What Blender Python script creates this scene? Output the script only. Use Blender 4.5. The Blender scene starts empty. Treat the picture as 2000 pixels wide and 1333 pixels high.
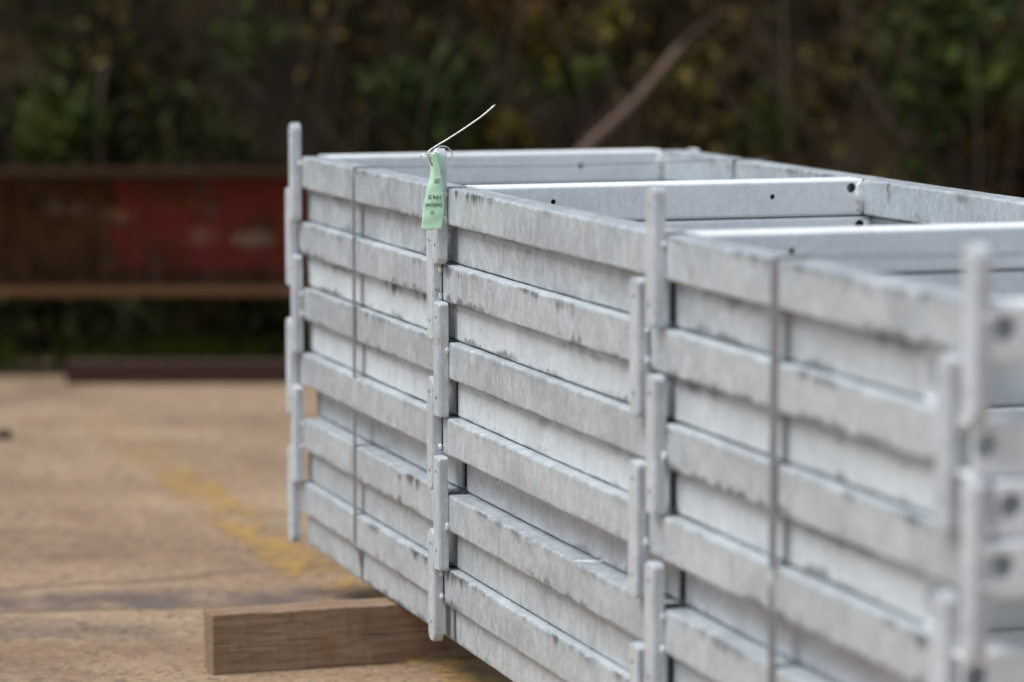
import bpy, bmesh, math, random
import numpy as np
from mathutils import Vector, Matrix

random.seed(4)
rng = np.random.default_rng(11)
S = bpy.context.scene
COL = S.collection
R = math.radians

# ------------------------------------------------------------------ camera
cam_d = bpy.data.cameras.new('camera')
cam = bpy.data.objects.new('camera', cam_d)
COL.objects.link(cam)
S.camera = cam
CP = Vector((4.8476, -1.1887, 0.8708))
PITCH, YAW, ROLL = 0.1104, 0.3037, -0.0020
fw = Vector((-math.cos(YAW) * math.cos(PITCH), math.sin(YAW) * math.cos(PITCH), -math.sin(PITCH)))
rt = fw.cross(Vector((0, 0, 1))).normalized()
up = rt.cross(fw)
rt, up = rt * math.cos(ROLL) + up * math.sin(ROLL), -rt * math.sin(ROLL) + up * math.cos(ROLL)
cam.matrix_world = Matrix(((rt.x, up.x, -fw.x, CP.x), (rt.y, up.y, -fw.y, CP.y), (rt.z, up.z, -fw.z, CP.z), (0, 0, 0, 1)))
cam_d.sensor_width = 36
cam_d.lens = 115.74
cam_d.clip_start = 0.05
cam_d.clip_end = 400
cam_d.dof.use_dof = True
cam_d.dof.focus_distance = 4.13
cam_d.dof.aperture_fstop = 2.8
cam_d.dof.aperture_blades = 9

# ------------------------------------------------------------------ world and sun (bright overcast)
SUN_EL, SUN_AZ = R(59), R(-86)          # azimuth measured from +x towards +y: the light comes from -y
w = bpy.data.worlds.new('World')
S.world = w
w.use_nodes = True
nt = w.node_tree
bg = nt.nodes['Background']
sky = nt.nodes.new('ShaderNodeTexSky')
sky.sky_type = 'NISHITA'
sky.sun_disc = False
sky.sun_elevation = SUN_EL
sky.sun_rotation = R(90) - SUN_AZ
sky.air_density = 1.0
sky.dust_density = 1.5
sky.ozone_density = 1.0
hs = nt.nodes.new('ShaderNodeHueSaturation')
hs.inputs['Saturation'].default_value = 0.52
nt.links.new(sky.outputs[0], hs.inputs['Color'])
nt.links.new(hs.outputs[0], bg.inputs['Color'])
bg.inputs['Strength'].default_value = 0.12
sd = bpy.data.lights.new('sun', 'SUN')
sd.energy = 2.9
sd.angle = R(32)
sd.color = (1.0, 0.985, 0.965)
so = bpy.data.objects.new('sun', sd)
COL.objects.link(so)
sdir = Vector((math.cos(SUN_AZ) * math.cos(SUN_EL), math.sin(SUN_AZ) * math.cos(SUN_EL), math.sin(SUN_EL)))
so.rotation_euler = sdir.to_track_quat('Z', 'Y').to_euler()
S.view_settings.view_transform = 'Standard'
S.view_settings.look = 'None'
S.view_settings.exposure = 0.20
S.view_settings.gamma = 1.0
S.cycles.max_bounces = 8

# ------------------------------------------------------------------ helpers
def link(name, me, mat=None, parent=None, smooth=False):
    o = bpy.data.objects.new(name, me)
    COL.objects.link(o)
    if mat: me.materials.append(mat)
    if parent: o.parent = parent
    if smooth:
        me.polygons.foreach_set('use_smooth', [True] * len(me.polygons))
    return o

def tag(o, label=None, cat=None, group=None, kind=None):
    if label: o['label'] = label
    if cat: o['category'] = cat
    if group: o['group'] = group
    if kind: o['kind'] = kind
    return o

def empty(name, loc):
    o = bpy.data.objects.new(name, None)
    o.empty_display_size = 0.05
    COL.objects.link(o)
    o.location = loc
    return o

def mesh(name, verts, faces):
    me = bpy.data.meshes.new(name)
    me.from_pydata([tuple(v) for v in verts], [], faces)
    me.update()
    return me

def rrect(wd, ht, r, n=4):
    pts = []
    for cx, cy, a0 in ((wd / 2 - r, ht / 2 - r, 0), (-wd / 2 + r, ht / 2 - r, 90), (-wd / 2 + r, -ht / 2 + r, 180), (wd / 2 - r, -ht / 2 + r, 270)):
        for i in range(n + 1):
            a = R(a0 + 90 * i / n)
            pts.append((cx + r * math.cos(a), cy + r * math.sin(a)))
    return pts

def tube_mesh(name, L, wd, ht, r, t, axis, segs=1, wob=0.0):
    """hollow rounded section of length L along axis; section centred, from 0 to L"""
    o_, i_ = rrect(wd, ht, r), rrect(wd - 2 * t, ht - 2 * t, max(r - t, .0006))
    n = len(o_)
    V, F, MI = [], [], []
    for s in range(segs + 1):
        a = L * s / segs
        dv = wob * math.sin(7.1 * a + L * 3)
        for ring in (o_, i_):
            for kk, p in enumerate(ring):
                if segs > 10 and ring is o_:
                    w_ = 1 + .00014 / max(ht, wd) * 2 * (math.sin(a * 97 + kk * .9 + L * 50) + math.sin(a * 41 + kk * 1.7 + L * 90) + math.sin(a * 233 + kk * 2.3))
                    p = (p[0] * w_, p[1] * min(w_, 1.0 + .0002 / ht))
                V.append((a, p[0] + dv, p[1]) if axis == 'x' else (p[0] + dv, a, p[1]))
    st = 2 * n
    def q(a, b, c, d): F.append((a, b, c, d) if axis == 'x' else (d, c, b, a))
    for s in range(segs):
        for k in range(n):
            k2 = (k + 1) % n
            b0, b1 = s * st, (s + 1) * st
            q(b0 + k, b0 + k2, b1 + k2, b1 + k)
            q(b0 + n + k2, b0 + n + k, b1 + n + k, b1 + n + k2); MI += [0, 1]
    for k in range(n):
        k2 = (k + 1) % n
        q(k2, k, n + k, n + k2)
        e = segs * st
        q(e + k, e + k2, e + n + k2, e + n + k)
    me = mesh(name, V, F)
    MI += [0] * (len(F) - len(MI)); me.polygons.foreach_set('material_index', MI)
    bm = bmesh.new(); bm.from_mesh(me)
    bmesh.ops.recalc_face_normals(bm, faces=bm.faces)
    bm.to_mesh(me); bm.free()
    return me

def cut_holes(me, cutters):
    """cutters: (location, radius, depth, axis) cylinders removed from the mesh"""
    bm = bmesh.new()
    for loc, rad, dep, ax in cutters:
        rot = Matrix.Rotation(R(90), 4, 'Y') if ax == 'x' else Matrix.Rotation(R(90), 4, 'X')
        bmesh.ops.create_cone(bm, cap_ends=True, segments=20, radius1=rad, radius2=rad, depth=dep,
                              matrix=Matrix.Translation(loc) @ rot)
    cm = bpy.data.meshes.new('c'); bm.to_mesh(cm); bm.free()
    a = bpy.data.objects.new('a', me); b = bpy.data.objects.new('b', cm)
    COL.objects.link(a); COL.objects.link(b)
    md = a.modifiers.new('b', 'BOOLEAN'); md.object = b; md.operation = 'DIFFERENCE'; md.solver = 'EXACT'
    dg = bpy.context.evaluated_depsgraph_get()
    out = bpy.data.meshes.new_from_object(a.evaluated_get(dg))
    bpy.data.objects.remove(a); bpy.data.objects.remove(b)
    return out

def box_bm(bm, c, s, rot=None):
    m = Matrix.Translation(c)
    if rot: m = m @ rot
    bmesh.ops.create_cube(bm, size=1, matrix=m @ Matrix.Diagonal((*s, 1)))

def bm_mesh(name, bm, bevel=0, seg=2):
    if bevel:
        bmesh.ops.bevel(bm, geom=list(bm.edges), offset=bevel, segments=seg, affect='EDGES', profile=.6)
    me = bpy.data.meshes.new(name); bm.to_mesh(me); bm.free()
    return me

def wire_mesh(name, pts, rad, sub=6, nseg=8, taper=None):
    """round wire through the points (Catmull-Rom)"""
    P = [Vector(p) for p in pts]
    if sub > 1:
        Q = []
        for i in range(len(P) - 1):
            p0, p1, p2, p3 = P[max(i - 1, 0)], P[i], P[i + 1], P[min(i + 2, len(P) - 1)]
            for k in range(sub):
                t = k / sub
                Q.append(.5 * ((2 * p1) + (p2 - p0) * t + (2 * p0 - 5 * p1 + 4 * p2 - p3) * t * t + (3 * p1 - p0 - 3 * p2 + p3) * t ** 3))
        Q.append(P[-1]); P = Q
    V, F = [], []
    nrm = None
    for i, p in enumerate(P):
        d = (P[min(i + 1, len(P) - 1)] - P[max(i - 1, 0)]).normalized()
        if nrm is None:
            nrm = d.orthogonal().normalized()
        nrm = (nrm - d * nrm.dot(d)).normalized()
        bn = d.cross(nrm)
        f = 1 if taper is None else 1 + (taper - 1) * i / (len(P) - 1)
        for k in range(nseg):
            a = 2 * math.pi * k / nseg
            V.append(p + (nrm * math.cos(a) + bn * math.sin(a)) * rad * f)
    for i in range(len(P) - 1):
        for k in range(nseg):
            k2 = (k + 1) % nseg
            F.append((i * nseg + k, i * nseg + k2, (i + 1) * nseg + k2, (i + 1) * nseg + k))
    F.append(tuple(range(nseg - 1, -1, -1)))
    F.append(tuple((len(P) - 1) * nseg + k for k in range(nseg)))
    return mesh(name, V, F)

# ------------------------------------------------------------------ materials
class N:
    """tiny node-graph writer"""
    def __init__(s, name):
        s.m = bpy.data.materials.new(name); s.m.use_nodes = True
        s.t = s.m.node_tree; s.b = s.t.nodes['Principled BSDF']
        g_ = s.t.nodes.new('ShaderNodeNewGeometry'); s.pos = g_.outputs['Position']; s.nrm = g_.outputs['Normal']
    def n(s, ty, **kw):
        nd = s.t.nodes.new(ty)
        for k, v in kw.items(): setattr(nd, k, v)
        return nd
    def put(s, sock, v):
        if isinstance(v, bpy.types.NodeSocket): s.t.links.new(v, sock)
        else: sock.default_value = v
    def noise(s, scale=(1, 1, 1), sc=1, det=4, rough=.55, off=(0, 0, 0), rot=(0, 0, 0), vec=None, dist=0):
        mp = s.n('ShaderNodeMapping')
        mp.inputs['Scale'].default_value = scale; mp.inputs['Location'].default_value = off; mp.inputs['Rotation'].default_value = rot
        s.t.links.new(vec or s.pos, mp.inputs['Vector'])
        nz = s.n('ShaderNodeTexNoise')
        nz.inputs['Scale'].default_value = sc; nz.inputs['Detail'].default_value = det
        nz.inputs['Roughness'].default_value = rough; nz.inputs['Distortion'].default_value = dist
        s.t.links.new(mp.outputs[0], nz.inputs['Vector'])
        return nz.outputs['Fac']
    def ramp(s, v, a, b, c0=0.0, c1=1.0, smooth=True):
        r = s.n('ShaderNodeMapRange', interpolation_type='SMOOTHSTEP' if smooth else 'LINEAR')
        s.put(r.inputs['Value'], v)
        r.inputs['From Min'].default_value = a; r.inputs['From Max'].default_value = b
        r.inputs['To Min'].default_value = c0; r.inputs['To Max'].default_value = c1
        return r.outputs[0]
    def math(s, op, a, b=0.0, c=None):
        m = s.n('ShaderNodeMath', operation=op)
        s.put(m.inputs[0], a); s.put(m.inputs[1], b)
        if c is not None: s.put(m.inputs[2], c)
        return m.outputs[0]
    def mix(s, f, a, b, mode='MIX'):
        m = s.n('ShaderNodeMix', data_type='RGBA', blend_type=mode)
        s.put(m.inputs[0], f)
        s.put(m.inputs[6], (*a, 1) if isinstance(a, tuple) else a)
        s.put(m.inputs[7], (*b, 1) if isinstance(b, tuple) else b)
        return m.outputs[2]
    def xyz(s, v=None):
        x = s.n('ShaderNodeSeparateXYZ'); s.t.links.new(v or s.pos, x.inputs[0]); return x.outputs
    def bump(s, h, strength=.3, dist=.001):
        b = s.n('ShaderNodeBump'); b.inputs['Strength'].default_value = strength; b.inputs['Distance'].default_value = dist
        s.put(b.inputs['Height'], h); s.t.links.new(b.outputs[0], s.b.inputs['Normal'])
    def done(s, col=None, rough=None, metal=None, spec=None):
        for k, v in (('Base Color', col), ('Roughness', rough), ('Metallic', metal), ('Specular IOR Level', spec)):
            if v is not None: s.put(s.b.inputs[k], (*v, 1) if isinstance(v, tuple) else v)
        return s.m

def zinc(name, base, dark, stain=1.0, rough=.42, metal=.45, layers=True, z0=0.0):
    s = N(name)
    # fine vertical drainage streaks, broad spangle clouds, dull patches
    base_pos = s.pos
    oi = s.n('ShaderNodeObjectInfo').outputs['Random']
    cmb = s.n('ShaderNodeVectorMath', operation='MULTIPLY_ADD')
    rv = s.n('ShaderNodeCombineXYZ')
    for q_ in range(3): s.put(rv.inputs[q_], oi)
    s.t.links.new(rv.outputs[0], cmb.inputs[0]); cmb.inputs[1].default_value = (3.7, 2.9, 1.3); s.t.links.new(base_pos, cmb.inputs[2])
    s.pos = cmb.outputs[0]
    streak = s.noise((190, 190, 52), 1, 5, .66, dist=.5)
    fine = s.noise((520, 520, 190), 1, 3, .6)
    cloud = s.noise((9, 9, 14), 1, 4, .55, off=(3, 1, 7))
    patch = s.noise((42, 42, 22), 1, 6, .68, off=(1, 5, 2), dist=.6)
    f = s.math('MULTIPLY_ADD', streak, .40, s.math('MULTIPLY_ADD', cloud, .50, s.math('MULTIPLY_ADD', fine, .18, s.math('MULTIPLY', patch, .55))))
    sp = s.n('ShaderNodeTexVoronoi'); sp.inputs['Scale'].default_value = 210; s.t.links.new(s.pos, sp.inputs['Vector'])
    spx = s.xyz(sp.outputs['Color'])[0]
    f = s.math('ADD', s.math('MULTIPLY_ADD', spx, .13, -.065), f)
    f = s.math('ADD', s.ramp(f, .60, 1.04), s.ramp(oi, 0, 1, -.16, .16, False))
    col = s.mix(f, dark, base)
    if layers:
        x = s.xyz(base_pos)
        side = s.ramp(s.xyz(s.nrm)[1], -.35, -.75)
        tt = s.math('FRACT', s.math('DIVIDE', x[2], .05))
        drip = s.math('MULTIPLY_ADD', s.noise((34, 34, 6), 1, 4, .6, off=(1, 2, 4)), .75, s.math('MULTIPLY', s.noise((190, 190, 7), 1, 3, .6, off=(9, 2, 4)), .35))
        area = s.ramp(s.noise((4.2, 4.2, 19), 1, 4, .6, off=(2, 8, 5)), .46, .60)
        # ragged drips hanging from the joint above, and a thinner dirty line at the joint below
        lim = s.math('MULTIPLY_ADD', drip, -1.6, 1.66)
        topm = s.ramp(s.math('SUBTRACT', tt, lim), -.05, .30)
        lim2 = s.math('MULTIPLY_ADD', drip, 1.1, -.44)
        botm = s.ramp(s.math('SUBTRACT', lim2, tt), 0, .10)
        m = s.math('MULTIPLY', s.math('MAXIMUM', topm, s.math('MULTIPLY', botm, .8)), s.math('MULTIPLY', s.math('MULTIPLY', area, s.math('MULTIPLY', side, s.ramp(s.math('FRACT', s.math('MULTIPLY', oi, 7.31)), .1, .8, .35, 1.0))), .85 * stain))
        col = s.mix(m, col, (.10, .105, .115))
        # brownish tide line at the joint, with shadow and reflection painted into it
        ln = s.ramp(s.math('ABSOLUTE', s.math('SUBTRACT', tt, .03)), .05, .0)
        bn = s.ramp(s.noise((12, 12, 20), 1, 2, .5, off=(4, 4, 1)), .42, .6)
        col = s.mix(s.math('MULTIPLY', s.math('MULTIPLY', ln, bn), .7 * stain), col, (.19, .145, .105))
    scf = s.noise((60, 60, 900), 1, 3, .6, off=(3, 3, 3), rot=(0, .55, 0))
    sca = s.ramp(s.noise((6, 6, 9), 1, 3, .6, off=(8, 1, 3)), .56, .66)
    col = s.mix(s.math('MULTIPLY', s.math('MULTIPLY', s.ramp(scf, .60, .70), sca), .45), col, (.80, .82, .84))
    # small pits and ash specks, seams of flux
    vo = s.n('ShaderNodeTexVoronoi'); vo.inputs['Scale'].default_value = 95
    s.t.links.new(s.pos, vo.inputs['Vector'])
    pit = s.math('MULTIPLY', s.ramp(vo.outputs['Distance'], .16, .07), s.ramp(s.noise((14, 14, 14), 1, 3, .5, off=(6, 6, 6)), .56, .66))
    col = s.mix(s.math('MULTIPLY', pit, .7 * stain), col, (.07, .07, .075))
    # rust spots beside two lugs
    for (cx, cy, cz, rr) in ((.768, -.006, .399, .016), (.752, -.006, .462, .010), (2.36, -.006, .40, .014)):
        dd = s.n('ShaderNodeVectorMath', operation='DISTANCE')
        s.t.links.new(base_pos, dd.inputs[0]); dd.inputs[1].default_value = (cx, cy, cz)
        mk = s.math('MULTIPLY', s.ramp(dd.outputs['Value'], rr, rr * .3), s.ramp(s.noise((420, 420, 420), 1, 3, .7), .44, .58))
        col = s.mix(s.math('MULTIPLY', mk, .85), col, (.20, .12, .05))
    # a scorched, flaking patch on the inside of the far rail
    xb = s.xyz(base_pos)
    ex = s.math('DIVIDE', s.math('SUBTRACT', xb[0], .858), .008); ez = s.math('DIVIDE', s.math('SUBTRACT', xb[2], .586), .014); ey = s.math('DIVIDE', s.math('SUBTRACT', xb[1], .582), .01)
    e2 = s.math('ADD', s.math('MULTIPLY', ex, ex), s.math('ADD', s.math('MULTIPLY', ez, ez), s.math('MULTIPLY', ey, ey)))
    mk = s.math('MULTIPLY', s.ramp(e2, 1.3, .5), s.ramp(s.noise((300, 300, 90), 1, 3, .7), .40, .58))
    col = s.mix(s.math('MULTIPLY', mk, .8), col, (.12, .12, .125))
    rg = s.ramp(s.noise((60, 60, 30), 1, 3, .6, off=(2, 2, 2)), .3, .7, rough - .08, rough + .14)
    lump = s.math('MULTIPLY_ADD', s.noise((90, 90, 60), 1, 3, .6), 1.0, s.math('MULTIPLY', fine, .35))
    s.bump(s.math('MULTIPLY_ADD', s.noise((320, 320, 120), 1, 3, .7), .5, lump), .45, .0016)
    return s.done(col, rg, metal)

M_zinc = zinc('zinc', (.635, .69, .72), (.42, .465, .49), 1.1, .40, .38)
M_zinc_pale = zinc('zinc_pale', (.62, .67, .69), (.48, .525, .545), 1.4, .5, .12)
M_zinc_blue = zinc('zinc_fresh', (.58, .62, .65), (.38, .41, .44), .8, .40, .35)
M_bar = zinc('zinc_crossbar', (.90, .93, .95), (.74, .78, .80), .3, .55, .0, layers=False)
M_lug = zinc('zinc_lug', (.63, .675, .71), (.45, .485, .515), .8, .45, .2, layers=False)
M_weld = zinc('zinc_weld', (.76, .78, .80), (.55, .56, .58), .8, .40, .2, layers=False)

def simple(name, col, rough=.5, metal=0.0, var=.12, sc=40):
    s = N(name)
    n_ = s.noise((sc, sc, sc), 1, 4, .6)
    c = s.mix(n_, tuple(v * (1 - var) for v in col), tuple(min(1, v * (1 + var)) for v in col))
    s.bump(n_, .15, .0008)
    return s.done(c, rough, metal)

M_strap = simple('strapping_steel', (.155, .16, .17), .5, .0, .35, 120)
M_bore_shade = simple('tube_bore_shade', (.008, .008, .009), .9, .0, .3, 60)  # near-black colour stands in for the shade inside the galvanised tubes
M_wire = simple('wire_steel', (.78, .77, .73), .28, .75, .08, 200)
M_tag = None

def tag_mat():
    s = N('tag_film')
    n_ = s.noise((60, 60, 30), 1, 3, .5)
    c = s.mix(n_, (.56, .86, .64), (.66, .92, .73))
    s.bump(s.noise((120, 120, 60), 1, 3, .5), .2, .0008)
    s.b.inputs['Subsurface Weight'].default_value = 0
    m = s.done(c, .45, 0.0)
    tr = s.n('ShaderNodeBsdfTranslucent'); s.t.links.new(c, tr.inputs['Color'])
    mx = s.n('ShaderNodeMixShader'); mx.inputs[0].default_value = .25
    out = s.t.nodes['Material Output']
    s.t.links.new(s.b.outputs[0], mx.inputs[1]); s.t.links.new(tr.outputs[0], mx.inputs[2]); s.t.links.new(mx.outputs[0], out.inputs['Surface'])
    return m
M_tag = tag_mat()
M_ink = simple('tag_ink', (.03, .04, .035), .7)

def wood(name, base, dark):
    s = N(name)
    tc = s.n('ShaderNodeTexCoord').outputs['Object']
    grain = s.noise((110, 7, 75), 1, 6, .72, vec=tc, dist=1.2)
    saw = s.noise((14, 90, 9), 1, 4, .7, vec=tc, off=(3, 3, 3))       # rough vertical saw marks
    blot = s.noise((14, 11, 14), 1, 4, .6, vec=tc, off=(7, 1, 1))
    c = s.mix(s.ramp(grain, .3, .7), dark, base)
    c = s.mix(s.math('MULTIPLY', s.ramp(saw, .52, .8), .16), c, (.10, .062, .040))
    c = s.mix(s.math('MULTIPLY', s.ramp(blot, .5, .72), .55), c, (.17, .12, .08))
    c = s.mix(s.math('MULTIPLY', s.ramp(s.noise((6, 16, 5), 1, 3, .6, vec=tc, off=(1, 9, 4)), .55, .7), .5), c, (.23, .12, .05))
    wz = s.xyz(tc)
    ck = s.math('ABSOLUTE', s.math('ADD', s.math('SUBTRACT', wz[2], .046), s.math('MULTIPLY', s.noise((1, 25, 1), 1, 3, .6, vec=tc), .006)))
    c = s.mix(s.math('MULTIPLY', s.ramp(ck, .0011, .0003), s.ramp(s.noise((2, 9, 2), 1, 2, .5, vec=tc, off=(5, 5, 1)), .42, .52)), c, (.075, .05, .034))
    vst = s.noise((22, 26, 9), 1, 5, .7, vec=tc, off=(1, 4, 2))
    c = s.mix(s.math('MULTIPLY', s.ramp(vst, .50, .68), .4), c, (.13, .085, .05))
    c = s.mix(s.math('MULTIPLY', s.ramp(wz[1], .022, .004), .35), c, (.20, .14, .075))
    s.bump(s.math('ADD', grain, s.math('ADD', saw, vst)), .6, .002)
    return s.done(c, .8, 0.0, .3)
M_wood = wood('sawn_timber', (.345, .235, .155), (.175, .112, .072))

def ground_mat():
    s = N('yard_ground')
    ang = -math.atan2(rt.y, rt.x)
    big = s.noise((.9, 1.6, 1), 1, 5, .6, rot=(0, 0, 0), off=(2, 0, 0), vec=rotated(s, ang, 'yx'))
    strk = s.noise((3.2, 5.5, 1), 1, 6, .66, off=(5, 1, 0), vec=rotated(s, ang, 'yx'))
    mid = s.noise((5, 5, 5), 1, 5, .6, off=(3, 3, 0))
    grit = s.noise((75, 75, 75), 1, 5, .75)
    c = s.mix(s.ramp(big, .26, .74), (.225, .148, .090), (.40, .285, .185))
    c = s.mix(s.math('MULTIPLY', s.ramp(strk, .52, .74), .5), c, (.16, .11, .078))
    c = s.mix(s.math('MULTIPLY', s.ramp(mid, .5, .75), .45), c, (.38, .30, .21))
    c = s.mix(s.math('MULTIPLY', s.ramp(s.noise((1.6, 3.4, 1), 1, 5, .62, off=(9, 4, 0), vec=rotated(s, ang, 'yx')), .58, .72), .6), c, (.13, .105, .09))
    c = s.mix(s.math('MULTIPLY', s.ramp(grit, .50, .64), .7), c, (.10, .07, .05))
    c = s.mix(s.math('MULTIPLY', s.ramp(grit, .45, .30), .55), c, (.46, .39, .31))
    c = s.mix(s.math('MULTIPLY', s.ramp(s.noise((17, 17, 17), 1, 2, .5, off=(1, 2, 0)), .74, .78), .8), c, (.45, .10, .06))
    # joint between two concrete bays with a damp grey band beside it
    P_ = s.xyz()
    jd = s.math('ADD', s.math('MULTIPLY_ADD', P_[1], -.19, P_[0]), s.math('MULTIPLY_ADD', s.noise((6, 6, 1), 1, 3, .5), .05, -.033))
    band = s.math('MULTIPLY', s.ramp(jd, -.19, -.10), s.ramp(jd, .008, -.012))
    c = s.mix(s.math('MULTIPLY', band, s.ramp(s.noise((5, 9, 1), 1, 4, .6, off=(2, 2, 0)), .30, .62)), c, (.135, .105, .092))
    c = s.mix(s.math('MULTIPLY', s.ramp(s.math('ABSOLUTE', jd), .009, .002), .75), c, (.05, .036, .028))
    jd2 = s.math('ADD', s.math('ADD', s.math('MULTIPLY_ADD', P_[1], .085, P_[0]), .235), s.math('MULTIPLY', s.noise((5, 5, 1), 1, 4, .6, off=(5, 0, 0)), .11))
    c = s.mix(s.math('MULTIPLY', s.ramp(s.math('ABSOLUTE', jd2), .030, .006), .55), c, (.12, .08, .058))
    chip = s.noise((30, 30, 1), 1, 3, .6, off=(7, 7, 0))
    c = s.mix(s.math('MULTIPLY', s.ramp(chip, .58, .66), .65), c, (.12, .085, .06))
    c = s.mix(s.math('MULTIPLY', s.ramp(s.noise((1.6, 3.2, 1), 1, 5, .62, off=(8, 3, 0)), .50, .70), .45), c, (.17, .105, .068))
    s.bump(s.math('MULTIPLY_ADD', grit, .6, mid), .6, .004)
    return s.done(c, .85, 0.0, .3)

def rotated(s, ang, _):
    """coordinates whose y runs away from the timber bearer, x along it"""
    mp = s.n('ShaderNodeMapping'); mp.inputs['Rotation'].default_value = (0, 0, ang)
    s.t.links.new(s.pos, mp.inputs['Vector'])
    return mp.outputs[0]
M_ground = ground_mat()

def paint_line_mat():
    s = N('worn_yellow_paint')
    worn = s.noise((4.2, 9, 1), 1, 6, .72, off=(.6, 0, 0))
    spk = s.noise((40, 40, 40), 1, 4, .7)
    edge = s.xyz()[1]
    ed = s.ramp(s.math('ABSOLUTE', s.math('SUBTRACT', edge, .075)), .075, .03)
    a = s.math('MULTIPLY', s.ramp(s.math('MULTIPLY_ADD', spk, .25, worn), .55, .72), ed)
    c = s.mix(spk, (.46, .27, .075), (.56, .35, .11))
    s.done(c, .75, 0.0)
    s.put(s.b.inputs['Alpha'], s.math('MULTIPLY', s.math('MULTIPLY', a, .62), s.ramp(s.xyz()[0], -1.9, -1.0, .25, 1.0)))
    return s.m
M_line = paint_line_mat()

# ------------------------------------------------------------------ ground
GZ = -0.086
me = mesh('g', [(-9, -14, GZ), (14, -14, GZ), (14, 14, GZ), (-9, 14, GZ)], [(0, 1, 2, 3)])
tag(link('ground', me, M_ground), kind='structure')
me = mesh('l', [(-2.2, -.02, GZ + .003), (4.2, -.02, GZ + .003), (4.2, .17, GZ + .003), (-2.2, .17, GZ + .003)], [(0, 1, 2, 3)])
tag(link('painted_line', me, M_line), kind='structure')

# ------------------------------------------------------------------ the stack of galvanised frames
H, GAP = .05, .0016
W = .62                        # overall width of one frame
LAY = 12
# per layer from the top: (side offset of the near face, x shift, material, end bar setback)
spec = [
    (0.000, 0.000, M_zinc, 0.0), (.013, .000, M_zinc, .105), (0.000, .0, M_zinc, .0), (.012, .002, M_zinc_pale, .005),
    (0.001, 0.000, M_zinc, 0.0), (.014, -.001, M_zinc_pale, .10), (-.001, .0, M_zinc, .012), (.026, -.002, M_zinc_blue, .02),
    (0.000, 0.000, M_zinc, 0.0), (.012, .000, M_zinc, .03), (0.000, .0, M_zinc, .0), (.010, .000, M_zinc, .0)]
CX = [-.010, .774, 1.592, 2.378]              # front faces of the four cross bars
CXE = [-.032, .773, 1.590, 2.374]

labels = [
    'topmost galvanised steel frame of the stack, its front lug carrying the green tag',
    'galvanised frame directly under the topmost one, set back, without lugs on the near side',
    'third galvanised frame from the top, standing proud with lugs just below the green tag',
    'pale whitish set-back frame, fourth from the top, dark drips under its upper joint',
    'fifth frame from the top, its lug beside a brown rust spot',
    'palest set-back frame, sixth from the top, white powdery bloom on its side',
    'seventh frame from the top, proud, with round-ended lugs and a bright upper ledge',
    'eighth frame from the top, pushed furthest back so a wide ledge shows under it',
    'ninth frame from the top, proud, showing the widest bright upper ledge',
    'tenth frame from the top, narrow set-back strip between two proud frames',
    'eleventh frame from the top, proud, its lugs reaching down past the stack',
    'lowest galvanised frame of the stack, set back and resting on the timber bearer']

bar_cache = {}
def bar_mesh(kind):
    if kind in bar_cache: return bar_cache[kind]
    Lb = W - .076 - .002 if kind != 'end' else W - .002
    y0 = .039 if kind != 'end' else .001
    me = tube_mesh('cross_bar', Lb, .05, H - GAP, .0042, .0035, 'y')
    # holes are given in frame coordinates (y from the near face)
    hs_ = []
    if kind == 'end':
        hs_ = [(Vector((.025,    .0135 - y0, .004)), .0112, .02, 'x'), (Vector((.025, .604 - y0, .004)), .0092, .02, 'x')]
    elif kind == 'mid':
        hs_ = [(Vector((.025, .145 - y0, .003)), .0036, .02, 'x'), (Vector((.025, .452 - y0, .003)), .0036, .02, 'x'),
               (Vector((.025, .5655 - y0, .0125)), .0066, .02, 'x')]
    else:
        hs_ = [(Vector((.025, .447 - y0, .002)), .0045, .02, 'x')]
    me = cut_holes(me, hs_)
    bar_cache[kind] = me
    return me

def lug_mesh(kind):
    """flat bar lug with rounded ends and a hole near each end; origin at its middle, back face at y=0"""
    wd, th, ln = .029, .0125, .150
    rr = {0: .0045, 1: .0125, 2: .007}[kind]
    prof = []
    for cx, cz, a0 in ((wd / 2 - rr, ln / 2 - rr, 0), (-wd / 2 + rr, ln / 2 - rr, 90), (-wd / 2 + rr, -ln / 2 + rr, 180), (wd / 2 - rr, -ln / 2 + rr, 270)):
        for i in range(6):
            a = R(a0 + 18 * i)
            prof.append((cx + rr * math.cos(a), cz + rr * math.sin(a)))
    bm = bmesh.new()
    fr = [bm.verts.new((x, -th, z)) for x, z in prof]
    bk = [bm.verts.new((x, 0, z)) for x, z in prof]
    bm.faces.new(fr); bm.faces.new(bk[::-1])
    n = len(prof)
    for i in range(n):
        j = (i + 1) % n
        bm.faces.new((fr[j], fr[i], bk[i], bk[j]))
    bmesh.ops.recalc_face_normals(bm, faces=bm.faces)
    fe = [e for e in bm.edges if all(v.co.y < -th + 1e-6 for v in e.verts)]
    bmesh.ops.bevel(bm, geom=fe, offset=.0016, segments=3, affect='EDGES')
    me = bpy.data.meshes.new('lug'); bm.to_mesh(me); bm.free()
    me = cut_holes(me, [(Vector((-.001, -th, .054)), .0036, .02, 'y'), (Vector((-.001, -th, -.051)), .0036, .02, 'y')])
    return me
LUGS = [lug_mesh(k) for k in range(3)]
for m_ in LUGS: m_.materials.clear(); m_.materials.append(M_lug)

def blob_mesh(seed, s):
    """an irregular weld run: a few lumps merged along a short line"""
    r_ = random.Random(seed)
    bm = bmesh.new()
    bmesh.ops.create_icosphere(bm, subdivisions=3, radius=1)
    for v in bm.verts:
        n_ = 1 + .14 * math.sin(v.co.z * 7 + seed) + .16 * math.sin(v.co.x * 7 + v.co.z * 4 + seed * 2) + .06 * r_.uniform(-1, 1)
        v.co = Vector((v.co.x * s[0] * n_, v.co.y * s[1] * n_, v.co.z * s[2]))
    return bm_mesh('weld', bm)

def smooth(me):
    me.polygons.foreach_set('use_smooth', [True] * len(me.polygons))

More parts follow.
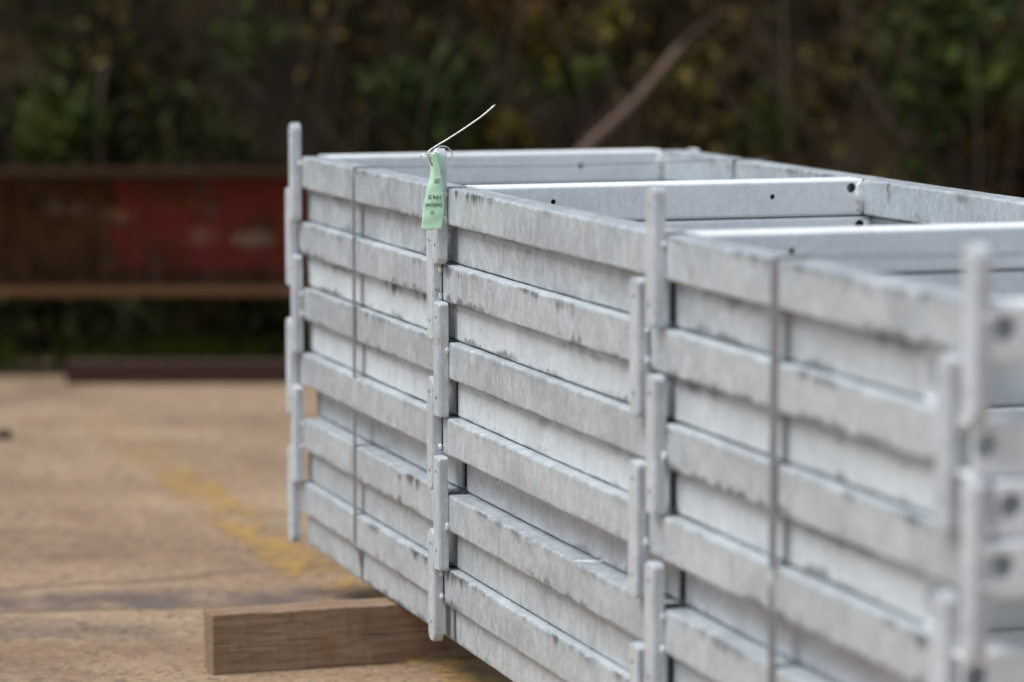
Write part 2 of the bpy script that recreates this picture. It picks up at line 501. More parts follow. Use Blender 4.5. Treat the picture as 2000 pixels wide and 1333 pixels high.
def build_frame(i):
    yo, xs, mat, setb = spec[i]
    odd = i % 2 == 0                       # proud frames carry lugs on the near side
    zc = (LAY - i) * H - H / 2
    root = empty('galvanised_frame', (xs, yo, zc))
    tag(root, labels[i], 'steel frame', 'galvanised frames strapped in one stack')
    cx = list(CX if odd else CXE)
    cx[3] -= setb
    alt = (i // 2) % 2
    if odd and alt: cx = [cx[0] - .022, cx[1] - .020, cx[2] - .044, cx[3] - .018]
    jit = random.Random(i)
    gapx = .027 if odd else {1: .008, 3: .004, 5: .018, 7: .020}.get(i, .013)
    gap2 = .027 if odd else {3: .006}.get(i, .018)
    for side in (0, 1):
        for k in range(3):
            x0 = cx[k] + (.0015 if k else 0)
            x1 = cx[k + 1] - ((gapx, gap2, .051)[k])
            if side == 1: x1 = cx[k + 1] - (.0025 if k < 2 else .051)
            me = tube_mesh('side_rail', x1 - x0, .038, H - GAP, .0038, .0035, 'x', 72, jit.uniform(.0002, .0007))
            o = link('side_rail', me, mat, root); me.materials.append(M_bore_shade)
            o.location = (x0, .019 if side == 0 else W - .019, 0)
            o.rotation_euler = (0, jit.uniform(-.0006, .0006), 0)
    for k in range(4):
        kind = 'end' if k == 3 else ('mid' if k else 'far')
        b = bar_mesh(kind)
        if len(b.materials) < 2: b.materials.clear(); b.materials.append(M_bar); b.materials.append(M_bore_shade)
        o = bpy.data.objects.new('cross_bar', b); COL.objects.link(o); o.parent = root
        o.location = (cx[k] - .025, (.001 - .006 * (odd and alt)) if kind == 'end' else .039, 0)
        # weld runs where the bar meets the rails
        if kind != 'end':
            for y in (.041, W - .041):
                wd_ = link('weld', blob_mesh(i * 7 + k + int(y * 100), (.0055, .009, .0215)), M_weld, o, True)
                wd_.location = (.0245, y - .039, 0)
        else:
            wd_ = link('weld', blob_mesh(i * 7 + k, (.003, .0022, .020)), M_weld, o, True)
            wd_.location = (-.0245, .0, 0)
    for k in range(4):
        near = (-.012 - .026 * alt, .777 - .026 * alt, 1.597 - .050 * alt, 2.380 - .050 * alt)[k]
        lx = near - .0145
        l = LUGS[1 if (i in (0, 6, 10) and k != 2) else (0 if k == 1 else 2)]
        o = bpy.data.objects.new('lug', l); COL.objects.link(o); o.parent = root
        if odd:
            o.location = (lx, -.0004, jit.uniform(-.002, .002))
            o.rotation_euler = (0, jit.uniform(-.014, .014), 0)
            if i == 0: o.location.z, o.rotation_euler = 0, (0, 0, 0)
        else:
            o.location = (lx, W + .0004, 0 if k == 0 else -.012); o.rotation_euler = (0, 0, math.pi)
        for zz in ((-.016, .017) if jit.random() < .35 else (jit.choice((-.014, .012, .018)),)):
            wo = link('weld', blob_mesh(i * 31 + k * 3 + int(zz * 1000), (jit.uniform(.0022, .0034), .0030, jit.uniform(.003, .0065))), M_weld, o, True)
            wo.location = ((.0146), -.0018, zz + jit.uniform(-.003, .003))
    return root

FR = [build_frame(i) for i in range(LAY)]

# ------------------------------------------------------------------ steel strapping around the stack
def strap(x, label, sway, hw):
    path = [(-.0011, .30), (-.0012, .55), (-.0006, .5985), (.001, .6012), (.02, .6013), (.16, .5985), (.31, .5965), (.46, .5985), (.60, .6013), (W + .012, .6008),
            (W + .0155, .598), (W + .0155, .30), (W + .0155, .004), (W + .014, -.0006), (.5, -.0012), (.014, -.0010), (.0095, .0005), (.0085, .020),
            (.0035, .045), (-.0011, .058), (-.0012, .12), (-.0012, .2)]
    n = len(path)
    V, F = [], []
    for j, (y, z) in enumerate(path):
        p0, p1 = path[j - 1], path[(j + 1) % n]
        ty, tz = p1[0] - p0[0], p1[1] - p0[1]
        l = math.hypot(ty, tz); ny, nz = -tz / l, ty / l
        ny, nz = (ny, nz)
        xx = x + sway * (z - .3) + (.0 if y < .3 else -.02 * (y - .3))
        for d in (0, .0006):
            for s_ in (-1, 1):
                V.append((xx + s_ * hw, y - ny * d, z - nz * d))
    for j in range(n):
        a, b = j * 4, ((j + 1) % n) * 4
        for q in ((0, 1), (1, 3), (3, 2), (2, 0)):
            F.append((a + q[0], a + q[1], b + q[1], b + q[0]))
    me = mesh('strap', V, F)
    bm = bmesh.new(); bm.from_mesh(me); bmesh.ops.recalc_face_normals(bm, faces=bm.faces); bm.to_mesh(me); bm.free()
    return tag(link('steel_strap', me, M_strap), label, 'strapping', 'steel straps tied round the stack')
strap(.300, 'thin dark steel strap round the stack, left of the green tag', .012, .0075)
strap(1.905, 'dark steel strap round the stack nearest the camera, out of focus', .004, .0095)

# ------------------------------------------------------------------ timber bearers
def bearer(x, y0, y1, label, rz=0.0):
    root_z = GZ
    bm = bmesh.new()
    box_bm(bm, (0, (y1 - y0) / 2, (0 - GZ) / 2 - .0008), (.056, y1 - y0, -GZ - .0016))
    bmesh.ops.subdivide_edges(bm, edges=[e for e in bm.edges if abs(e.verts[0].co.y - e.verts[1].co.y) > .1], cuts=24)
    r_ = random.Random(int(x * 10))
    me = bm_mesh('b', bm, .0022, 2)
    for v in me.vertices:
        v.co.x += .0006 * math.sin(v.co.y * 61 + v.co.z * 40) + r_.uniform(-.0002, .0002)
        if v.co.z > .04: v.co.z += .0006 * math.sin(v.co.y * 47) - .0005
    o = link('timber_bearer', me, M_wood)
    o.location = (x, y0, root_z); o.rotation_euler = (0, 0, rz)
    return tag(o, label, 'timber', 'timber bearers under the stack')
bearer(.443, -.250, .86, 'sawn brown timber bearer sticking out under the far part of the stack', .0)
bearer(1.86, -.08, .80, 'second timber bearer, hidden under the near part of the stack')

# ------------------------------------------------------------------ green tag and its wire
# tag frame: origin at the wire hole on the lug, axes across (A) and up (Z), D towards the viewer side
A = Vector((.299, .954, 0)).normalized(); Zv = Vector((0, 0, 1)); Dv = Vector((.954, -.299, 0))
TO = Vector((.7800, -.0215, .6445))
def tp(a, b, d=0.0):
    return TO + A * (a * .001) + Zv * (b * .001) + Dv * (d * .001)
def pxmm(u, v): return ((u - 842) / 1.515, -(v - 298) / 1.522)

rows = [  # v, left u, right u of the tag outline, twist depth left/right (mm)
    (297, 836.5, 849.5, -1, 2.0), (303, 835.5, 851.5, -2.5, 3.0), (312, 836.5, 854.0, -4, 3.5), (322, 838.5, 856.5, -4.5, 3.5), (333, 839.5, 859.0, -4, 2.5),
    (345, 838.0, 861.2, -2.5, 1.5), (358, 835.0, 863.5, -1, .8), (372, 832.0, 865.0, 0, .2), (388, 828.6, 866.0, .5, .2),
    (405, 825.5, 865.8, .6, .4), (422, 823.2, 864.4, .3, .6), (440, 821.6, 862.0, -.3, .9), (447.5, 820.8, 861.2, -.6, 1.0)]
def tag_depth(u, v):
    vs = [r[0] for r in rows]
    l = np.interp(v, vs, [r[1] for r in rows]); r_ = np.interp(v, vs, [r[2] for r in rows])
    dl = np.interp(v, vs, [r[3] for r in rows]); dr = np.interp(v, vs, [r[4] for r in rows])
    t = (u - l) / (r_ - l)
    bow = 2.4 * (1 - (2 * t - 1) ** 2) * np.interp(v, [297, 340, 380, 447], [-.6, .5, 1, .55])
    cr = .30 * np.sin(v * .21 + t * 3) + .22 * np.sin(t * 9 + v * .07) * np.interp(v, [300, 350, 400], [1, .8, .35])
    return dl * (1 - t) + dr * t + bow + cr
vs = np.linspace(297, 447.5, 44); V, F = [], []
NU = 14
for a, v in enumerate(vs):
    l = np.interp(v, [r[0] for r in rows], [r[1] for r in rows]); r_ = np.interp(v, [r[0] for r in rows], [r[2] for r in rows])
    for k in range(NU + 1):
        u = l + (r_ - l) * k / NU
        vv = v
        if a == len(vs) - 1: vv += {3: 1.0, 4: -.6, 9: -1.8, 10: -1.8, 11: .6}.get(k, 0)     # torn lower edge
        x, y = pxmm(u, vv)
        V.append(tp(x, y, tag_depth(u, v)))
for a in range(len(vs) - 1):
    for k in range(NU):
        # slot torn round the wire hole
        if k in (2, 3) and 307 < vs[a] < 319: continue
        i0 = a * (NU + 1) + k
        F.append((i0, i0 + 1, i0 + NU + 2, i0 + NU + 1))
troot = empty('green_tag', tuple(TO))
tag(troot, 'pale green printed tag wired to the lug of the topmost frame', 'tag')
def kid(name, me, mat, parent, sm=False):
    inv = Matrix.Translation(-TO)
    me.transform(inv)
    return link(name, me, mat, parent, sm)
body = kid('tag_strip', mesh('t', V, F), M_tag, troot, True)
md = body.modifiers.new('s', 'SOLIDIFY'); md.thickness = .0003
# the folded-back upper half of the strip, hanging behind towards the lug
V, F = [], []
fold = [(297, 848, 855, 2.5, 1), (305, 850, 859.5, 3, 1), (318, 852.5, 861, 3.2, 1), (330, 856, 861.5, 3, 1.0), (341, 859.2, 861.3, 2, 1)]
for v in np.linspace(296, 341, 14):
    ip = lambda c: np.interp(v, [f[0] for f in fold], [f[c] for f in fold])
    for k in range(6):
        t = k / 5
        u = ip(1) * (1 - t) + ip(2) * t
        x, y = pxmm(u, v)
        V.append(tp(x, y, ip(3) * (1 - t) + ip(4) * t - 1.2 - 1.5 * math.sin(math.pi * t)))
for a in range(13):
    for k in range(5):
        i0 = a * 6 + k
        F.append((i0, i0 + 1, i0 + 7, i0 + 6))
f2 = kid('folded_strip', mesh('t2', V, F), M_tag, troot, True)
md = f2.modifiers.new('s', 'SOLIDIFY'); md.thickness = .0003

def text_part(body_, u, v, size_px, xs, shear=0.0):
    cu = bpy.data.curves.new('txt', 'FONT'); cu.body = body_; cu.size = 1; cu.align_x = 'CENTER'; cu.fill_mode = 'FRONT'; cu.offset = .004
    ob = bpy.data.objects.new('txt', cu); COL.objects.link(ob)
    dg = bpy.context.evaluated_depsgraph_get()
    me = bpy.data.meshes.new_from_object(ob.evaluated_get(dg)); bpy.data.objects.remove(ob)
    me.materials.clear()
    for p in me.vertices:
        uu = u + (p.co.x * xs + p.co.y * shear) * size_px; vv = v - p.co.y * size_px
        x, y = pxmm(uu, vv)
        p.co = tp(x, y, float(tag_depth(uu, vv)) + .85)
    return kid('lettering', me, M_ink, body)
text_part('A007', 851.8, 356.5, 14, .41, .12)
text_part('A&C Mobile &', 846.8, 387.0, 12.5, .355, .05)
text_part('General Engineering', 845.2, 401.8, 12.5, .33, .0)
text_part('Ltd', 842.0, 416.6, 12.5, .42, .0)

def wp(pts): return [tp(*pxmm(u, v), d) for u, v, d in pts]
wr = empty('tag_wire', tuple(TO))
tag(wr, 'bright thin wire tying the green tag, its free end curving up to the right', 'wire')
kid('free_end', wire_mesh('w', wp([(965.5, 204.5, -26), (940, 226, -18), (905, 250, -10), (870, 272, -3), (848, 285, 1.5), (838, 292, 4), (833.5, 300, 5), (837, 308, 5)]), .00085, 8), M_wire, wr, True)
kid('wire_loop', wire_mesh('w', wp([(841, 312, 3), (838, 303, 6), (833, 299, 6.5), (825, 299.5, 6), (821.5, 301.5, 5), (822.5, 308, 2), (828, 318, -2), (834, 327, -5), (841, 334, -6)]), .0007, 7), M_wire, wr, True)
kid('wire_loop', wire_mesh('w', wp([(840, 318, 3.5), (841, 306, 5), (845, 299, 6), (851, 290.5, 4), (857, 285, 0), (864, 284.2, -6), (872, 287, -12), (879, 295, -17), (881, 304, -20), (878, 311, -22), (873, 313, -23)]), .0008, 7), M_wire, wr, True)
kid('twist', wire_mesh('w', wp([(838.5, 305, 4.5), (839, 312, 5.2), (842, 316, 5.6), (840.5, 320, 5), (843.5, 318, 5.3), (842.5, 324, 4.6)]), .0006, 6), M_strap, wr, True)

# short ends of tie wire caught between the frames
def tie(pts, label):
    o = link('tie_wire', wire_mesh('w', pts, .0005, 5), M_wire, None, True)
    tag(o, label, 'wire')
tie([(1.30, -.004, .2015), (1.315, .012, .2030), (1.325, .030, .2040)], 'short bright wire end lying on the wide ledge near the third lug column')
tie([(1.562, -.004, .163), (1.560, .010, .1645), (1.555, .026, .1635)], 'tiny bright wire end in the dark slot beside the lower lugs')

# ------------------------------------------------------------------ rusty beam on blocks, and a low channel on the ground
def bgp(s, d, z):
    """s metres to the right and d metres ahead of the photographer's spot, height z"""
    return Vector((CP.x, CP.y, 0)) + Vector((.299, .954, 0)) * s + Vector((-.954, .299, 0)) * d + Vector((0, 0, z))

def rust_mat():
    s = N('rusty_red_steel')
    tc = s.n('ShaderNodeTexCoord').outputs['Object']
    n1 = s.noise((3, 3, 8), 1, 5, .6, vec=tc, off=(4, 1, 0))
    n2 = s.noise((30, 30, 12), 1, 4, .65, vec=tc)
    c = s.mix(s.ramp(n2, .3, .7), (.040, .020, .009), (.095, .050, .024))
    xx = s.xyz(tc)
    red = s.math('ADD', s.math('MULTIPLY', s.ramp(s.math('MULTIPLY_ADD', s.noise((9, 9, 12), 1, 4, .7, vec=tc, off=(1, 1, 5)), .34, xx[0]), 1.60, 1.76), 1.0), s.math('MULTIPLY_ADD', n1, 1.2, -.60))
    low = s.math('MULTIPLY', s.ramp(xx[2], .028, .07), s.ramp(xx[2], .276, .262))
    red = s.math('MULTIPLY', s.ramp(red, .45, .75), s.math('MULTIPLY', low, s.ramp(s.noise((7, 7, 11), 1, 3, .6, vec=tc, off=(8, 2, 1)), .36, .58, .25, 1.0)))
    c = s.mix(s.math('MULTIPLY', red, .9), c, (.185, .032, .028))
    c = s.mix(s.math('MULTIPLY', s.ramp(s.noise((14, 14, 5), 1, 3, .6, vec=tc, off=(3, 7, 3)), .55, .68), .6), c, (.09, .085, .09))
    c = s.mix(s.ramp(xx[2], .268, .278), c, (.026, .014, .008))
    c = s.mix(s.math('MULTIPLY', s.ramp(xx[2], .022, .010), .6), c, (.15, .075, .038))
    # chalk scrawls rubbed across the web
    def smear(cx, cz, rx, rz, k, colr=(.40, .30, .20)):
        nonlocal c
        dx = s.math('DIVIDE', s.math('SUBTRACT', xx[0], cx), rx); dz = s.math('DIVIDE', s.math('SUBTRACT', xx[2], cz), rz)
        d2 = s.math('ADD', s.math('MULTIPLY', dx, dx), s.math('MULTIPLY', dz, dz))
        m_ = s.math('MULTIPLY', s.ramp(d2, 1.2, .2), s.ramp(s.noise((40, 40, 26), 1, 3, .6, vec=tc, off=(cx * 9, 2, 0)), .38, .58))
        c = s.mix(s.math('MULTIPLY', m_, k), c, colr)
    smear(1.42, .200, .06, .017, .5, (.25, .19, .13)); smear(1.52, .180, .07, .020, .6, (.30, .22, .13))
    smear(1.74, .130, .05, .022, .45); smear(1.87, .124, .06, .022, .6); smear(1.74, .215, .04, .03, .3, (.30, .12, .04))
    s.bump(n2, .4, .004)
    return s.done(c, 1.0, 0.0, .04)
M_rust = rust_mat()
M_rust_plain = simple('rusty_brown_steel', (.042, .018, .011), 1.0, 0, .4, 18)

def extr(name, prof, L):
    """profile (y, z) swept along x from 0 to L"""
    bm = bmesh.new()
    a = [bm.verts.new((0, y, z)) for y, z in prof]; b = [bm.verts.new((L, y, z)) for y, z in prof]
    bm.faces.new(a); bm.faces.new(b[::-1])
    for i in range(len(prof)):
        j = (i + 1) % len(prof)
        bm.faces.new((a[i], a[j], b[j], b[i]))
    bmesh.ops.recalc_face_normals(bm, faces=bm.faces)
    me = bpy.data.meshes.new(name); bm.to_mesh(me); bm.free()
    return me
hb, bf, tf, tw = .292, .150, .013, .005
ib = [(-bf, 0), (bf, 0), (bf, tf), (tw, tf + .004), (tw, hb - tf - .004), (bf, hb - tf), (bf, hb), (-bf, hb), (-bf, hb - tf), (-tw, hb - tf - .004), (-tw, tf + .004), (-bf, tf)]
beam = link('rusty_beam', extr('ib', ib, 2.75), M_rust)
beam.location = bgp(-2.50, 7.98, .112)
beam.rotation_euler = (0, 0, math.atan2(.954, .299) + .008)
tag(beam, 'large rusty I beam with faded red paint and chalk marks behind the stack', 'steel beam')
ch = [(-.0375, 0), (.0375, 0), (.0375, .05), (.0315, .05), (.0315, .006), (-.0315, .006), (-.0315, .05), (-.0375, .05)]
chn = link('steel_channel', extr('ch', [(y, .05 - z) for y, z in ch], 2.3), M_rust_plain)
chn.location = bgp(-1.055, 7.76, GZ + .001)
chn.rotation_euler = (0, 0, math.atan2(.954, .299) + .002)
tag(chn, 'low dark red steel channel lying on the ground below the beam', 'steel channel')
for s_ in (-2.15, .12):
    bm = bmesh.new()
    box_bm(bm, (0, 0, .049), (.10, .32, .098)); box_bm(bm, (.004, 0, .148), (.10, .32, .096))
    o = link('timber_block', bm_mesh('b', bm, .004, 2), M_wood)
    o.location = bgp(s_, 7.98, GZ + .0005); o.rotation_euler = (0, 0, math.atan2(.954, .299) - math.pi / 2 + math.pi / 2)
    tag(o, 'pair of timber blocks propping the left end of the rusty beam' if s_ < 0 else 'pair of timber blocks propping the beam behind the stack', 'timber')

# ------------------------------------------------------------------ bank, undergrowth, shrubs
def soil_mat():
    s = N('dark_soil')
    n_ = s.noise((4, 4, 4), 1, 6, .65)
    c = s.mix(s.ramp(n_, .35, .65), (.007, .006, .003), (.024, .017, .008))
    s.bump(n_, .8, .03)
    return s.done(c, .95, 0.0, .1)
M_soil = soil_mat()
V, F = [], []
ns_, nd_ = 60, 22
for i in range(ns_ + 1):
    s_ = -7 + 15 * i / ns_
    for j in range(nd_ + 1):
        t = j / nd_
        d = 8.45 + .15 * math.sin(s_ * 2.1) + t * 2.6
        z = GZ - .03 + 3.6 * t ** .9 + (.08 * math.sin(s_ * 5 + j) + random.uniform(-.05, .05)) * min(1, t * 6)
        V.append(bgp(s_, d, z))
for i in range(ns_):
    for j in range(nd_):
        a = i * (nd_ + 1) + j
        F.append((a, a + 1, a + nd_ + 2, a + nd_ + 1))
bank = link('bank', mesh('bank', V, F), M_soil, None, True)
tag(bank, kind='structure')

def leaf_mat(name, c0, c1, rough=.55):
    s = N(name)
    at = s.n('ShaderNodeAttribute'); at.attribute_name = 'tint'
    c = s.mix(at.outputs['Fac'], c0, c1)
    c = s.mix(s.math('MULTIPLY', s.noise((50, 50, 50), 1, 2, .5), .25), c, tuple(v * .4 for v in c0))
    m = s.done(c, rough, 0.0, .12)
    tr = s.n('ShaderNodeBsdfTranslucent'); s.t.links.new(c, tr.inputs['Color'])
    mx = s.n('ShaderNodeMixShader'); mx.inputs[0].default_value = .25
    s.t.links.new(s.b.outputs[0], mx.inputs[1]); s.t.links.new(tr.outputs[0], mx.inputs[2])
    s.t.links.new(mx.outputs[0], s.t.nodes['Material Output'].inputs['Surface'])
    return m
M_leaf_dark = leaf_mat('leaf_dark', (.008, .009, .002), (.060, .070, .015))
M_leaf_green = leaf_mat('leaf_green', (.024, .038, .010), (.070, .098, .022))
M_leaf_lime = leaf_mat('leaf_lime', (.040, .058, .012), (.115, .145, .028))
M_leaf_yellow = leaf_mat('leaf_yellow', (.07, .056, .010), (.18, .135, .025))
M_leaf_brown = leaf_mat('leaf_dead', (.036, .019, .005), (.18, .100, .032), .8)
M_leaf_right = leaf_mat('leaf_olive', (.028, .021, .006), (.20, .150, .045))
M_grass = leaf_mat('grass_blades', (.07, .10, .012), (.20, .25, .03))
M_bark = simple('bark', (.12, .078, .055), .9, 0, .35, 30)
M_stem = simple('dead_stem', (.055, .038, .024), .9, 0, .35, 60)

def leaves_mesh(name, P, size, asp=.55, drop=.3):
    """one small bent leaf per point"""
    n = len(P)
    P = np.asarray(P)
    d = rng.normal(size=(n, 3)); d[:, 2] -= drop; d /= np.linalg.norm(d, axis=1)[:, None]
    e = rng.normal(size=(n, 3)); e -= d * (e * d).sum(1)[:, None]; e /= np.linalg.norm(e, axis=1)[:, None]
    nn = np.cross(d, e)
    L = size * rng.uniform(.6, 1.3, n)[:, None]
    Wd = L * asp * .5
    p0 = P; p1 = P + d * L * .45 + e * Wd + nn * L * .10; p2 = P + d * L; p3 = P + d * L * .45 - e * Wd + nn * L * .10
    V = np.stack([p0, p1, p2, p3], 1).reshape(-1, 3)
    F = np.arange(n * 4).reshape(-1, 4)
    F = np.concatenate([F[:, [0, 1, 2]], F[:, [0, 2, 3]]])
    me = bpy.data.meshes.new(name)
    me.from_pydata(V.tolist(), [], F.tolist())
    at = me.attributes.new('tint', 'FLOAT', 'POINT')
    q = P * np.array([1, 1, 1.0])
    f = np.sin(q[:, 1] * 23 + 2 * np.sin(q[:, 2] * 17)) * np.sin(q[:, 2] * 29 + 1.5 * np.sin(q[:, 1] * 13 + 1)) + .6 * np.sin(q[:, 1] * 51 + q[:, 2] * 37)
    tv = np.clip(.5 + .42 * f + rng.normal(0, .26, n), 0, 1) ** 1.7
    at.data.foreach_set('value', np.repeat(tv, 4).astype(np.float32))
    me.update()
    return me

def cloud(c, r, n, clumps=9, spread=.38):
    """points in leaf clumps scattered through an ellipsoid"""
    out = []
    cc = []
    for _ in range(clumps):
        v = rng.normal(size=3); v /= np.linalg.norm(v); v *= rng.uniform(.25, 1) ** .6
        cc.append(v)
    for _ in range(n):
        q = cc[rng.integers(len(cc))] + rng.normal(size=3) * spread
        out.append((c[0] + q[0] * r[0], c[1] + q[1] * r[1], max(c[2] + q[2] * r[2], GZ + .01)))
    return out

def to_world(p): return tuple(bgp(p[0], p[1], p[2]))
def pxz(u, v, D):
    """lateral offset and height of a background spot, from bearing and elevation"""
    return (u - 1000) / 6430 * D, CP.z + D * (-.1102 - .994 * (v - 666.5) / 6430) / 1.0

# the general undergrowth, one mass of leaves nobody could count
pts, pts2, pts3 = [], [], []
for _ in range(62000):
    s_ = rng.uniform(-2.6, 3.2); t = rng.uniform(0, 1)
    z = GZ + 2.0 * t ** 1.25
    d = 8.45 + .15 * math.sin(s_ * 2.1) + ((z - GZ) / 3.6) * 2.6 - abs(rng.normal(0, .12)) + .02
    k = math.sin(s_ * 3.3 + 1.2) * math.sin(z * 7.3 + s_ * 4.1) + math.sin(s_ * 9.1 + z * 6) * .5 + rng.normal(0, .35)
    if k < -.35: continue
    rightness = (s_ - (-.25)) / 1.0 + (z - .5) * .4
    if rng.uniform() < 1 / (1 + math.exp(-rightness * 2.2)) * .85:
        (pts3 if rng.uniform() < .42 else pts2).append(to_world((s_, d, z)))
    elif rng.uniform() < .75: pts.append(to_world((s_, d, z)))
ug = link('undergrowth', leaves_mesh('u', pts, .05), M_leaf_dark)
tag(ug, 'dark green undergrowth covering the bank behind the yard', 'undergrowth', kind='stuff')
ug2 = link('olive_undergrowth', leaves_mesh('u', pts2, .048), M_leaf_right)
tag(ug2, 'dull olive undergrowth covering the right part of the bank', 'undergrowth', kind='stuff')
ug3 = link('dead_foliage', leaves_mesh('u', pts3, .055, .4), M_leaf_brown)
tag(ug3, 'brown dead leaves hanging among the undergrowth on the right', 'dead leaves', kind='stuff')

def shrub(u, v, rpx, n, mat, label, cat='shrub', D=8.45, name='shrub', size=.045, clumps=8, ry=1.0, group=None):
    s_, z = pxz(u, v, D)
    r = rpx / (6430 / D)
    base = bgp(s_, D + .12, GZ)
    root = empty(name, tuple(base))
    tag(root, label, cat, group)
    P = [Vector(to_world(p)) - base for p in cloud((s_, D, z), (r, min(r, .16), r * ry), n, clumps)]
    link('foliage', leaves_mesh('f', P, size), mat, root)
    for k in range(3):
        top = Vector(to_world((s_ + random.uniform(-.5, .5) * r, D + random.uniform(0, .05), z + random.uniform(0, .6) * r * ry))) - base
        b0 = Vector((random.uniform(-.03, .03), random.uniform(-.03, .03), 0))
        mid = (b0 + top) / 2 + Vector((random.uniform(-.05, .05), random.uniform(-.05, .05), 0))
        link('stem', wire_mesh('st', [b0, mid, top], .006, 5, 6, .4), M_stem, root, True)
    return root

shrub(105, 268, 60, 260, M_leaf_lime, 'bright green shrub just above the left end of the beam', size=.05, ry=1.1)
shrub(185, 235, 42, 90, M_leaf_green, 'thin green shrub with a pale stem, second from the left above the beam')
shrub(300, 655, 150, 520, M_leaf_green, 'low green shrub seen under the rusty beam', ry=.35, D=8.35)
shrub(490, 75, 45, 90, M_leaf_green, 'small green sprig high on the bank, above the first lug column', clumps=4)
shrub(420, 255, 90, 150, M_leaf_dark, 'dark shrub behind the beam beside the first lug column')
shrub(790, 190, 60, 150, M_leaf_green, 'green shrub left of the tag wire')
shrub(885, 180, 85, 420, M_leaf_green, 'full green shrub behind the free end of the tag wire', ry=1.5)
shrub(985, 245, 45, 110, M_leaf_yellow, 'yellowing shrub right of the tag wire tip', clumps=4, ry=.6)
shrub(1115, 140, 55, 130, M_leaf_lime, 'yellow green sprig left of the fallen branch', clumps=4, ry=.7)
shrub(1070, 75, 45, 90, M_leaf_yellow, 'ochre leaved sprig high up, left of the upper end of the branch', clumps=4)
shrub(1195, 45, 40, 70, M_leaf_yellow, 'ochre leaved sprig beside the top of the branch', clumps=3)
shrub(1000, 20, 55, 80, M_leaf_brown, 'brown leaved sprig at the top centre of the bank', clumps=4)
shrub(1390, 215, 110, 260, M_leaf_right, 'dull olive shrub right of the fallen branch')
shrub(1605, 165, 75, 200, M_leaf_right, 'olive shrub beside the pale saplings', ry=1.2)
shrub(1850, 45, 130, 520, M_leaf_green, 'leafy green shrub in the upper right corner', size=.055)
shrub(1930, 145, 70, 220, M_leaf_lime, 'fresh green shrub at the right edge of the bank', size=.055)
shrub(1950, 120, 60, 60, M_leaf_brown, 'orange brown dead shrub mixed with the green one at the right edge', clumps=4)
shrub(1960, 255, 60, 90, M_leaf_brown, 'rusty brown bracken low at the right edge', clumps=4)
shrub(1800, 275, 70, 160, M_leaf_green, 'dark green shrub low behind the far rail', clumps=5)
shrub(1480, 240, 60, 120, M_leaf_green, 'small green shrub just above the far rail', clumps=5)

# fallen branch and thin saplings
def stick(name, pts, rad, label, cat, mat, taper, group=None):
    P = [Vector(to_world((*pxz(u, v, D)[:1], D, pxz(u, v, D)[1]))) for u, v, D in pts]
    b = P[0].copy()
    o = link(name, wire_mesh('s', [p - b for p in P], rad, 6, 10, taper), mat, None, True)
    o.location = b
    return tag(o, label, cat, group)
stick('fallen_branch', [(1040, 400, 8.28), (1150, 285, 8.30), (1225, 215, 8.33), (1270, 165, 8.36), (1312, 112, 8.42), (1330, 92, 8.44)], .0150,
      'bare brown branch leaning diagonally against the bank', 'branch', M_bark, .8)
saps = [((1322, 100, 8.43), (1352, 66, 8.45), (1400, 30, 8.5)), ((1538, 420, 8.4), (1532, 200, 8.42), (1530, 60, 8.45), (1522, -160, 8.5)), ((1640, 420, 8.55), (1655, 200, 8.57), (1650, -120, 8.6)),
        ((1690, 160, 8.35), (1740, 245, 8.34), (1790, 280, 8.33)), ((205, 620, 8.4), (196, 250, 8.42), (210, 120, 8.5))]
sl = ['faint thin twig continuing from the upper end of the fallen branch', 'slim upright pale sapling stem on the right part of the bank', 'second slim sapling stem, nearer the right edge', 'thin dead stem sloping down to the right above the far rail', 'thin pale stem rising behind the left part of the beam']
for p, l_ in zip(saps, sl):
    stick('sapling', p, .007, l_, 'stem', M_stem, .6, 'thin stems on the bank')

# brambles and dry stalks: one tangle
V, F = [], []
for _ in range(130):
    s_ = random.uniform(-.6, 2.4); D = 8.3 + random.uniform(0, .25)
    z0 = random.uniform(GZ, .5); h_ = random.uniform(.2, .7)
    lean = random.uniform(-.35, .35)
    me = wire_mesh('x', [bgp(s_, D, z0), bgp(s_ + lean * .4, D - .03, z0 + h_ * .6), bgp(s_ + lean, D, z0 + h_)], random.uniform(.002, .005), 4, 5, .5)
    o_ = len(V)
    V += [tuple(v.co) for v in me.vertices]; F += [tuple(i + o_ for i in p.vertices) for p in me.polygons]
    bpy.data.meshes.remove(me)
tag(link('dry_stalks', mesh('ds', V, F), M_stem), 'tangle of dry brown stalks in front of the bank', 'dry stalks', kind='stuff')

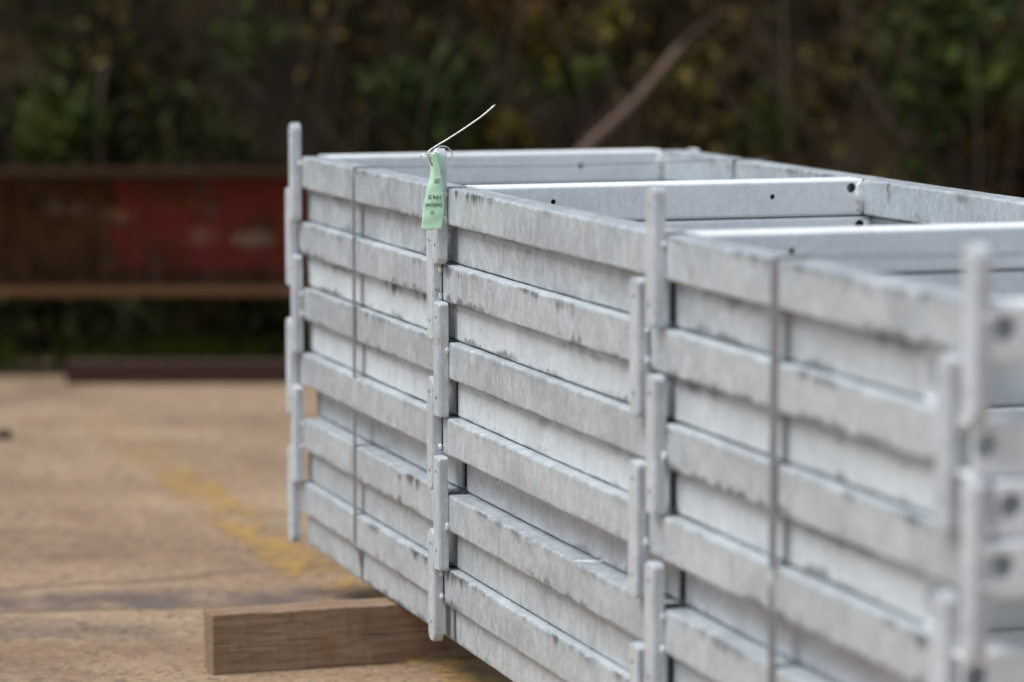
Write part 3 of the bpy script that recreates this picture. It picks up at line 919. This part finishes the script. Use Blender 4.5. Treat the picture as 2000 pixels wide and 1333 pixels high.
# grass at the foot of the bank
V, F = [], []
for _ in range(9000):
    s_ = rng.uniform(-2.6, 3.0); D = 8.0 + abs(rng.normal(0, .16)); h_ = rng.uniform(.03, .085)
    if math.sin(s_ * 7) + rng.normal(0, .6) < -.5: continue
    a = rng.uniform(0, 6.28); lx, ly = rng.uniform(-.03, .03), rng.uniform(-.03, .03)
    p = bgp(s_, D, GZ); wv = Vector((math.cos(a), math.sin(a), 0)) * .004
    i0 = len(V)
    V += [tuple(p - wv), tuple(p + wv), tuple(p + Vector((lx, ly, h_)))]
    F.append((i0, i0 + 1, i0 + 2))
gm = mesh('gr', V, F)
at = gm.attributes.new('tint', 'FLOAT', 'POINT'); at.data.foreach_set('value', np.repeat(rng.uniform(0, 1, len(V) // 3), 3).astype(np.float32))
tag(link('grass', gm, M_grass), 'short grass along the edge of the yard', 'grass', kind='stuff')

# a small stone on the yard at the far left
bm = bmesh.new(); bmesh.ops.create_icosphere(bm, subdivisions=3, radius=1)
for v in bm.verts:
    v.co *= 1 + .12 * math.sin(v.co.x * 4) * math.cos(v.co.y * 5 + 1)
    v.co = Vector((v.co.x * .022, v.co.y * .020, v.co.z * .012))
st = link('stone', bm_mesh('s', bm), simple('stone', (.07, .055, .045), .9, 0, .3, 60), None, True)
st.location = (-1.967, -.168, GZ + .009)
tag(st, 'small dark stone lying alone on the yard at the far left', 'stone')

# loose grit and crumbs on the concrete
V, F = [], []
for _ in range(900):
    x = rng.uniform(-2.6, 1.6); y = rng.uniform(-1.0, .6); r0 = rng.uniform(.0008, .0032)
    i0 = len(V)
    for a in range(5):
        V.append((x + r0 * math.cos(a * 1.26) * rng.uniform(.7, 1.2), y + r0 * math.sin(a * 1.26) * rng.uniform(.7, 1.2), GZ + .0001))
    V.append((x, y, GZ + r0 * rng.uniform(.5, 1.0)))
    F += [(i0 + a, i0 + (a + 1) % 5, i0 + 5) for a in range(5)]
tag(link('grit', mesh('gt', V, F), simple('grit', (.20, .15, .11), .9, 0, .5, 300)), 'loose grit and crumbs scattered on the concrete yard', 'grit', kind='stuff')
